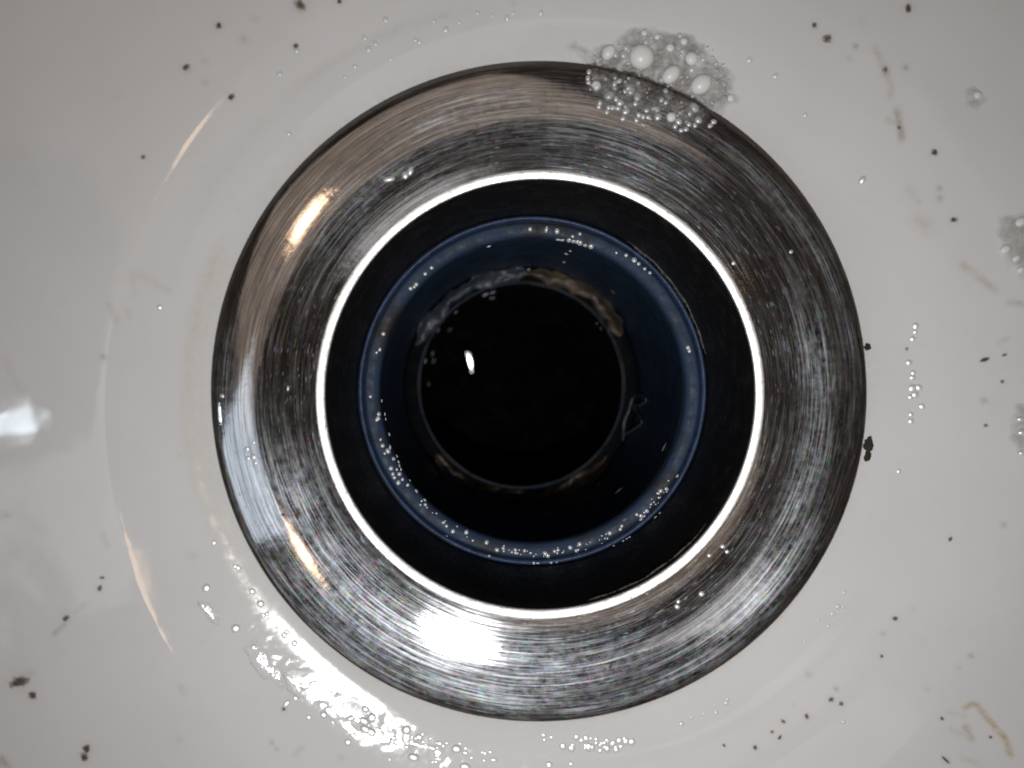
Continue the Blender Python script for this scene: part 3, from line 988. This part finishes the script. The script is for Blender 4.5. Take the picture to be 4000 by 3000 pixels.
# beads along the wet lower left of the recess
lst = []
C0 = (2115.0, 1543.0)
for i in range(78):
    a = math.radians(rng.choice([rng.uniform(221, 264), rng.gauss(244, 6), rng.gauss(256, 4)]))
    rad = 1395 + 20 * rng.random() + abs(rng.gauss(0, 75))
    if rad > 1640:
        continue
    s = rng.choice([6, 7, 8, 9, 11, 14, 19])
    lst.append((C0[0] + rad * math.cos(a), C0[1] - rad * math.sin(a), s, rng.uniform(1, 1.25), a + math.pi / 2))
droplets(lst, 'bright_drop', 'tiny sparkling bead on the wet porcelain below left of the drain', 'beads below left of the drain', 10)
droplets([(836, 2120, 10), (1290 - 360, 2218, 11), (918, 2212, 9), (985, 2310, 13), (1018, 2358, 14), (1000, 2345, 8), (1028, 2403, 9), (1043, 2398, 8),
          (1110, 2480, 12), (1120, 2468, 9), (1150, 2512, 13), (805, 2298, 17), (920, 2455, 18), (1118, 2750, 14, 1.3, .9), (622, 1200, 11)],
         'bright_drop', 'small white droplet on the porcelain left of the drain', 'droplets left of the drain', 10)

# drops on the metal
droplets([(965, 1754, 11), (990, 1728, 8), (968, 1790, 10), (990, 1785, 12), (998, 1808, 8), (1583, 685, 14, 1.1, 1.4), (1603, 668, 14, 1.3, 1.3),
          (1520, 700, 16, 1.5, .2), (868, 1547, 8), (1125, 1517, 7, 1.5, 1.5), (2865, 1028, 8), (3090, 983, 7), (2823, 2135, 9), (2840, 2155, 8),
          (2740, 2320, 11), (2770, 2170, 8), (2645, 2370, 10), (2650, 2350, 8)],
         'bubble', 'tiny clear droplet on the brushed metal flange', 'droplets on the flange', 9)

# droplets on the pipe's blue ring
ring = off([(312, 520, 9), (290, 617, 8), (270, 635, 6), (300, 933, 8), (284, 1015, 9), (280, 1042, 9), (272, 1050, 8), (347, 1140, 9), (320, 1015, 7),
            (325, 1045, 6), (307, 1210, 9), (352, 1220, 10), (340, 1243, 11), (320, 1258, 6), (295, 1172, 6), (375, 1290, 8), (405, 1312, 9), (395, 1275, 7),
            (358, 1350, 10), (410, 1335, 8), (420, 1357, 7), (395, 1357, 6), (370, 1385, 8), (411, 1385, 9), (380, 1407, 8), (404, 1438, 10), (430, 1418, 7),
            (462, 1453, 7), (475, 1425, 6), (515, 1490, 10), (567, 1545, 9), (232, 907, 7), (480, 240, 9), (503, 230, 7), (515, 215, 9), (570, 150, 8),
            (610, 112, 8), (1440, 25, 8), (1465, 8, 7), (1427, 77, 6), (1810, 35, 8), (1860, 65, 11), (1888, 87, 8), (1925, 118, 7), (1957, 143, 7),
            (2192, 605, 9), (2200, 625, 8), (1165, 155, 8), (1210, 130, 9), (1750, 20, 6)], 1300, 975, .633)
ring += off([(1063, 140, 9), (1157, 142, 10, 1.4, 1.4), (1218, 152, 11), (1225, 200, 10), (1248, 202, 11), (1287, 204, 10), (1312, 211, 9), (1335, 213, 9),
             (1350, 220, 11), (1380, 234, 10), (1414, 240, 11), (1308, 182, 7), (1350, 168, 7), (825, 238, 9)], 1350, 800, .678)
for i in range(86):
    a = math.radians(rng.uniform(222, 331))
    k = rng.random()
    rad = 603 + 30 * k
    ring.append((2101 + rad * math.cos(a), 1541 - rad * math.sin(a), rng.choice([3, 3, 4, 4, 5, 7, 9])))
for i in range(14):
    a = math.radians(rng.choice([rng.uniform(300, 318), rng.uniform(232, 300)]))
    ring.append((2105 + 668 * math.cos(a), 1532 - 668 * math.sin(a), rng.choice([4, 5, 6])))
parts_ = {'upper left': [], 'upper right': [], 'lower left': [], 'lower right': []}
for q in ring:
    parts_[('upper ' if q[1] < 1532 else 'lower ') + ('left' if q[0] < 2105 else 'right')].append(q)
for k_, l_ in parts_.items():
    droplets(l_, 'bubble', 'tiny bead on the %s of the blue pipe ring' % k_, 'beads on the %s of the blue ring' % k_, 8, 0.6, 'ring_bead', 'bead')

droplets(off([(570, 690, 7, 1.6, 1.4), (615, 640, 6, 1.8, 1.3), (620, 690, 7, 1.7, 1.2), (640, 745, 6, 1.5, 1.2), (715, 680, 9, 1.8, 1.2), (735, 660, 7, 1.6, 1.2),
              (690, 770, 5, 1.5, 1.4), (590, 830, 6, 1.3, 1.5), (640, 832, 5), (700, 825, 6), (945, 275, 9, 2.0, .35), (990, 262, 7, 2.0, .3), (985, 297, 7, 1.8, .4),
              (980, 340, 5), (760, 385, 5, 1.8, .6), (720, 495, 6, 1.5, 1.2), (650, 500, 5, 1.8, 1.2), (880, 230, 4), (1630, 455, 5), (1655, 485, 5)], 1300, 975, .633),
         'pale_drop', 'tiny wet glint on the dark lower pipe wall', 'wet glints on the lower pipe wall', 5, 0.5, 'wet_glint', 'wet glint')


def wet_spot(px, py, a_px, b_px, ang, label, depth=None, mat='water', seed=1, lift=0.05, skirt=0.25):
    """low pool of water whose skin faces half way between lens and flash"""
    d = ray(px, py)
    if depth is not None:
        c = CAM + d * ((-depth - CAM.z) / d.z)
    else:
        p, nn = hit(px, py)
        c = p + nn * lift
    n = ((CAM - c).normalized() + (FLASH - c).normalized()).normalized()
    k = (c - CAM).length / FPX
    xd = RIGHT * math.cos(ang) + UP * math.sin(ang)
    xd = (xd - n * xd.dot(n)).normalized()
    yd = n.cross(xd)
    rnd = random.Random(seed)
    ph = [rnd.uniform(0, 6.3) for _ in range(6)]
    V, F, nr, ns = [], [], 7, 48
    for i in range(nr + 1):
        for j in range(ns):
            t, a = i / nr, 2 * math.pi * j / ns
            w_ = 1 + 0.10 * math.sin(2 * a + ph[0]) + 0.13 * math.sin(3 * a + ph[1]) + 0.10 * math.sin(5 * a + ph[2]) + 0.07 * math.sin(9 * a + ph[3])
            q = xd * (a_px * k * t * math.cos(a) * w_) + yd * (b_px * k * t * math.sin(a) * w_) - n * (0.012 * t * t + (skirt if i == nr else 0))
            V.append((q * MM)[:])
    for i in range(nr):
        for j in range(ns):
            F.append((i * ns + j, i * ns + (j + 1) % ns, (i + 1) * ns + (j + 1) % ns, (i + 1) * ns + j))
    o = mesh_obj('water_film', V, F, mat)
    o.location = c * MM
    return tag(o, label, 'water film')


for k_, (px, py, a_, b_, an, lab) in enumerate([
        (822, 2393, 54, 24, -52, 'bright oval water film left of the long glare below left of the drain'),
        (1042, 2600, 120, 42, -48, 'long pointed bright water film at the start of the glare below left of the drain'),
        (1160, 2672, 60, 40, -35, 'small bright water film joining two larger ones below left of the drain'),
        (1310, 2745, 140, 46, -30, 'largest bright water film in the middle of the glare below left of the drain'),
        (1640, 2912, 90, 13, -12, 'thin bright water film along the bottom left under the flange'),
        (1178, 2535, 34, 9, -45, 'thin bright water film line nearest the flange, upper of two below left'),
        (1245, 2597, 44, 9, -42, 'thin bright water film line nearest the flange, lower of two below left'),
        (1385, 2700, 60, 9, -30, 'thin bright water film line right of the glare below left of the drain'),
        (1475, 2745, 52, 10, -27, 'short bright water film line beneath the lower left flange edge')]):
    wet_spot(px, py, a_, b_, math.radians(an), lab, None, 'clear_water', k_ + 3, 0.12, 0.3)
wet_spot(1836, 1412, 50, 14, math.radians(100), 'small elongated bright wet spot deep in the dark pipe hole', 98)

# dirt
def speck_mesh(name, mat, seed):
    rnd = random.Random(seed)
    bm = bmesh.new()
    bmesh.ops.create_icosphere(bm, subdivisions=3, radius=1.0)
    from mathutils import noise as mn
    o3 = Vector((seed * 3.7, seed * 1.3, 0))
    for v in bm.verts:
        k = 1 + 0.35 * mn.noise(v.co * 1.1 + o3) + 0.28 * mn.noise(v.co * 2.6 + o3) + 0.15 * mn.noise(v.co * 6 + o3)
        v.co *= k
    me = bpy.data.meshes.new(name)
    bm.to_mesh(me)
    bm.free()
    me.polygons.foreach_set('use_smooth', [True] * len(me.polygons))
    me.materials.append(M[mat])
    me.update()
    return me


SPK = {m: [speck_mesh('speck_' + m, m, s * 7 + k) for s in range(4)] for k, m in enumerate(('dark_dirt', 'brown_dirt', 'grey_dirt', 'grime', 'fleck'))}


def speck(px, py, r, mat, label, group=None, asp=None, ang=None, flat=0.18, cat='dirt speck', name='dirt_speck'):
    o = place(name, rng.choice(SPK[mat]), px, py, r * (1.35 if name == 'dirt_speck' else 1), flat, aspect=asp or rng.uniform(1, 1.25), ang=rng.uniform(0, 3.1) if ang is None else ang)
    return tag(o, label, cat, group)


speck(3548, 33, 15, 'dark_dirt', 'dark dirt speck nearest the top right corner of the basin')
speck(3231, 153, 16, 'dark_dirt', 'dark brown dirt speck above right of the foam, beside a paler one')
speck(3181, 99, 11, 'brown_dirt', 'pale brown dirt speck just above left of a darker speck, top right')
speck(3649, 596, 13, 'dark_dirt', 'dark brown dirt speck below the brown streak, upper right')
speck(3724, 859, 12, 'dark_dirt', 'dark grey speck beside the brownish patch at the right')
speck(3847, 1405, 13, 'dark_dirt', 'slanted dark speck on the porcelain right of the droplet row', asp=1.6, ang=.4)
speck(1171, 22, 22, 'brown_dirt', 'brown smudge of dirt at the top edge, left of centre', asp=1.3, ang=2.2)
speck(76, 2662, 27, 'dark_dirt', 'large dark irregular dirt blob near the lower left corner', asp=1.35, ang=.1)
speck(128, 2716, 15, 'dark_dirt', 'dark speck just below the large dirt blob, lower left')
speck(339, 2925, 16, 'dark_dirt', 'upper of two touching black specks at the lower left')
speck(330, 2956, 15, 'dark_dirt', 'lower of two touching black specks at the lower left')
speck(258, 2414, 13, 'brown_dirt', 'rust brown speck with a trailing smear at the lower left')
speck(389, 2297, 11, 'brown_dirt', 'rust brown speck at the end of the warm streak, lower left')
speck(399, 2257, 8, 'brown_dirt', 'small brown speck just above a rust brown one, lower left', asp=1.4, ang=0)
speck(1108, 2770, 9, 'brown_dirt', 'brown speck touching a white droplet below left of the drain')
speck(3695, 2969, 11, 'dark_dirt', 'elongated dark fibre of dirt at the lower right', asp=1.9, ang=-.75)
speck(3388, 1356, 13, 'grime', 'small square brown grime lump on the right edge of the flange', asp=1.05, flat=.8, cat='grime lump', name='grime_lump')
speck(3392, 1738, 24, 'grime', 'black ragged grime lump on the lower right edge of the flange', asp=1.25, ang=1.5, flat=.7, cat='grime lump', name='grime_lump')
speck(3388, 1782, 16, 'grime', 'small black grime lump under the ragged one at the right flange edge', asp=1.2, ang=1.5, flat=.7, cat='grime lump', name='grime_lump')
speck(1104, 2010, 8, 'dark_dirt', 'tiny dark speck on the bright lower left of the flange')
speck(2385, 2604, 9, 'dark_dirt', 'tiny brown speck on the bright bottom of the flange', asp=1.3, ang=1.2)
for q in [(855, 101, 13), (728, 263, 14), (902, 380, 13), (1155, 180, 11), (1326, 6, 10)]:
    od = ordinals([(855, 0), (728, 0), (902, 0), (1155, 0), (1326, 0)])[[855, 728, 902, 1155, 1326].index(q[0])]
    speck(*q, 'dark_dirt', 'dark dirt speck on the porcelain at the upper left' + od, 'dark specks at the upper left')
speck(560, 614, 10, 'grey_dirt', 'faint grey speck on the porcelain left of the drain')
LRS = [(3712, 2106, 9), (3497, 2416, 10), (3444, 2563, 7), (3247, 2733, 10), (3285, 2749, 9), (3151, 2799, 10), (3060, 2818, 9), (3046, 2880, 8),
          (3016, 2859, 7), (2950, 2920, 9), (3679, 2806, 8), (3869, 2879, 7), (2828, 2912, 6)]
for q, od in zip(LRS, ordinals(LRS)):
    speck(*q, rng.choice(['dark_dirt', 'brown_dirt', 'brown_dirt']), 'tiny brown speck on the porcelain at the lower right' + od, 'brown specks at the lower right')
FLK = [(2415, 1918, 13, 1.5, .5), (2335, 1895, 12, 1.8, .9), (2595, 1745, 13, 1.6, 1.2), (2130, 2010, 11, 2.2, .1), (2020, 2008, 9, 2.0, -.1),
          (2395, 1140, 9, 1.3, .3), (2440, 2030, 7, 1.5, .6)]
for q, od in zip(FLK, ordinals(FLK)):
    speck(q[0], q[1], q[2], 'fleck', 'pale fleck of debris stuck to the dark pipe wall' + od, 'flecks on the pipe wall', q[3], q[4], .3, 'debris fleck', 'debris_fleck')
RSP = [(3542, 1363, 8), (3924, 1387, 9), (3915, 1491, 8), (3850, 1662, 8), (3458, 272, 11), (3512, 500, 9)]
for q, od in zip(RSP, ordinals(RSP, 1)):
    speck(*q, 'grey_dirt', 'small greyish speck on the porcelain at the right' + od, 'greyish specks at the right', flat=.2)


# ------------------------------------------------------------------ foam
def foam(name, outline, mat, label, hgt=0.35, step=14, seed=1):
    from mathutils import noise as mn
    cx = sum(p[0] for p in outline) / len(outline)
    cy = sum(p[1] for p in outline) / len(outline)
    base = hit(cx, cy)[0]
    root = empty(name, base)
    x0, x1 = min(p[0] for p in outline) - 10, max(p[0] for p in outline) + 10
    y0, y1 = min(p[1] for p in outline) - 10, max(p[1] for p in outline) + 10
    pts = [(outline[i], outline[(i + 1) % len(outline)]) for i in range(len(outline))]

    def sd(x, y):
        ins, best = False, 1e9
        for (ax, ay), (bx, by) in pts:
            if (ay > y) != (by > y) and x < (bx - ax) * (y - ay) / (by - ay) + ax:
                ins = not ins
            dx, dy = bx - ax, by - ay
            t = max(0, min(1, ((x - ax) * dx + (y - ay) * dy) / (dx * dx + dy * dy + 1e-9)))
            best = min(best, math.hypot(x - ax - t * dx, y - ay - t * dy))
        return best if ins else -best
    nx, ny = int((x1 - x0) / step) + 1, int((y1 - y0) / step) + 1
    V, D, idx, F = [], [], {}, []
    for i in range(nx):
        for j in range(ny):
            x, y = x0 + i * step, y0 + j * step
            jx = x + 22 * mn.noise(Vector((x * .012, y * .012, seed)))
            jy = y + 22 * mn.noise(Vector((x * .012, y * .012, seed + 9)))
            d = sd(jx, jy) + 16 * mn.noise(Vector((x * .03, y * .03, seed + 5)))
            if d < -step:
                continue
            p, n = hit(x, y)
            k = max(0, min(1, d / 60))
            h = hgt * (k ** 0.6) * (0.75 + 0.5 * mn.noise(Vector((x * .02, y * .02, seed + 3)))) if d > 0 else -0.1
            idx[(i, j)] = len(V)
            V.append(((p + n * h - base) * MM)[:])
            D.append(max(0, min(1, d / 45)))
    for (i, j) in idx:
        q = [(i, j), (i, j + 1), (i + 1, j + 1), (i + 1, j)]
        if all(t in idx for t in q):
            F.append(tuple(idx[t] for t in q))
    o = mesh_obj('film', V, F, mat, root)
    at = o.data.attributes.new('foam_amount', 'FLOAT', 'POINT')
    at.data.foreach_set('value', D)
    tag(root, label, 'foam')
    return root


FS, FX, FY = 850 / 2212, 2150, 80
outl = off([(90, 240), (230, 330), (330, 380), (330, 560), (320, 720), (470, 800), (480, 930), (700, 1030), (1000, 1060), (1200, 1090), (1400, 1130),
            (1640, 1100), (1700, 960), (1900, 860), (1985, 790), (1880, 700), (1890, 560), (1760, 420), (1600, 260), (1400, 130), (1050, 70),
            (850, 80), (700, 180), (560, 220), (430, 290), (250, 200)], FX, FY, FS)
fm = foam('soap_foam', outl, 'foam', 'grey soap foam with bubbles on the upper right flange edge', 0.4, 9, 1)
for q in off([(590, 325, 72, 1.15, 1.0), (925, 370, 128), (1430, 390, 70), (1215, 280, 44), (1355, 215, 38), (1085, 170, 32), (950, 130, 33),
              (1225, 550, 92, 1.15, .8), (1530, 650, 105, 1.1, .7), (1830, 790, 38), (465, 660, 48), (1225, 985, 50)], FX, FY, FS):
    place('bubble', DOME['big_bubble'], q[0], q[1], q[2] * FS, 0.6, fm, q[3] if len(q) > 3 else 1.0, q[4] if len(q) > 4 else 0.0, 0.15)
small = off([(390, 530), (380, 590), (385, 635), (650, 650), (700, 620), (790, 690), (755, 725), (915, 475), (900, 560), (885, 645), (1205, 575), (1185, 685),
             (1165, 730), (1440, 775), (1485, 710), (500, 840), (490, 880), (705, 840, 36), (665, 800, 28), (590, 890), (630, 890), (685, 895), (570, 935),
             (765, 930, 35), (735, 1000, 28), (860, 850), (895, 960), (975, 920), (940, 980), (990, 985), (870, 1015), (1090, 985, 36), (1125, 815),
             (1170, 840), (1300, 1030, 34), (1265, 1080), (1410, 950), (1405, 1060), (1375, 1110), (1325, 1120), (1500, 1020, 34), (1465, 1070),
             (1655, 1035, 28), (1620, 1075, 26), (620, 530, 16), (760, 880, 14), (1000, 700, 12), (1330, 880, 14), (1560, 900, 14), (560, 600, 14)], FX, FY, FS)
for q in small:
    place('bubble', DOME['bubble'], q[0], q[1], (q[2] if len(q) > 2 else 25) * FS, 0.5, fm, rng.uniform(1, 1.12), rng.uniform(0, 3), 0.25)

for _ in range(46):
    q = (FX + FS * rng.uniform(380, 1780), FY + FS * rng.uniform(130, 1050))
    if ((q[0] - 2570) / 280) ** 2 + ((q[1] - 310) / 180) ** 2 < 1:
        place('bubble', DOME['pale_drop'], q[0], q[1], rng.uniform(8, 20), 0.6, fm, rng.uniform(1, 1.15), rng.uniform(0, 3), 0.15)
for _ in range(130):
    q = (FX + FS * rng.uniform(330, 1850), FY + FS * rng.uniform(120, 1080))
    e = ((q[0] - 2570) / 290) ** 2 + ((q[1] - 310) / 185) ** 2
    if e < 1:
        place('bubble', DOME['bubble'], q[0], q[1], rng.choice([3, 4, 4, 5, 6]), 0.8, fm, 1.0, 0.0, 0.25)

f2 = foam('soap_foam', [(3765, 345), (3800, 330), (3840, 345), (3850, 390), (3835, 430), (3795, 440), (3765, 415)], 'pale_foam',
          'small round pale foam spot at the upper right', 0.25, 8, 3)
place('bubble', DOME['big_bubble'], 3818, 372, 15, 0.6, f2, 1, 0, 0.1)
f3 = foam('soap_foam', [(3900, 850), (3950, 825), (4030, 820), (4060, 1100), (3990, 1090), (3930, 1030), (3905, 960), (3885, 900)], 'pale_foam',
          'pale foam patch on the right edge above the middle', 0.25, 10, 4)
for q in [(3985, 868, 20), (3925, 975, 19), (3968, 1010, 14), (3985, 1055, 14)]:
    place('bubble', DOME['big_bubble'], q[0], q[1], q[2], 0.6, f3, 1.15, .6, 0.1)
f4 = foam('soap_foam', [(3960, 1580), (4040, 1560), (4060, 1800), (3980, 1790), (3945, 1720), (3945, 1640)], 'pale_foam',
          'pale foam patch at the right edge below the middle', 0.25, 10, 5)
for q in [(3985, 1638, 13), (3990, 1690, 14), (3990, 1770, 12)]:
    place('bubble', DOME['bright_drop'], q[0], q[1], q[2], 0.6, f4, 1.25, 0, 0.1)
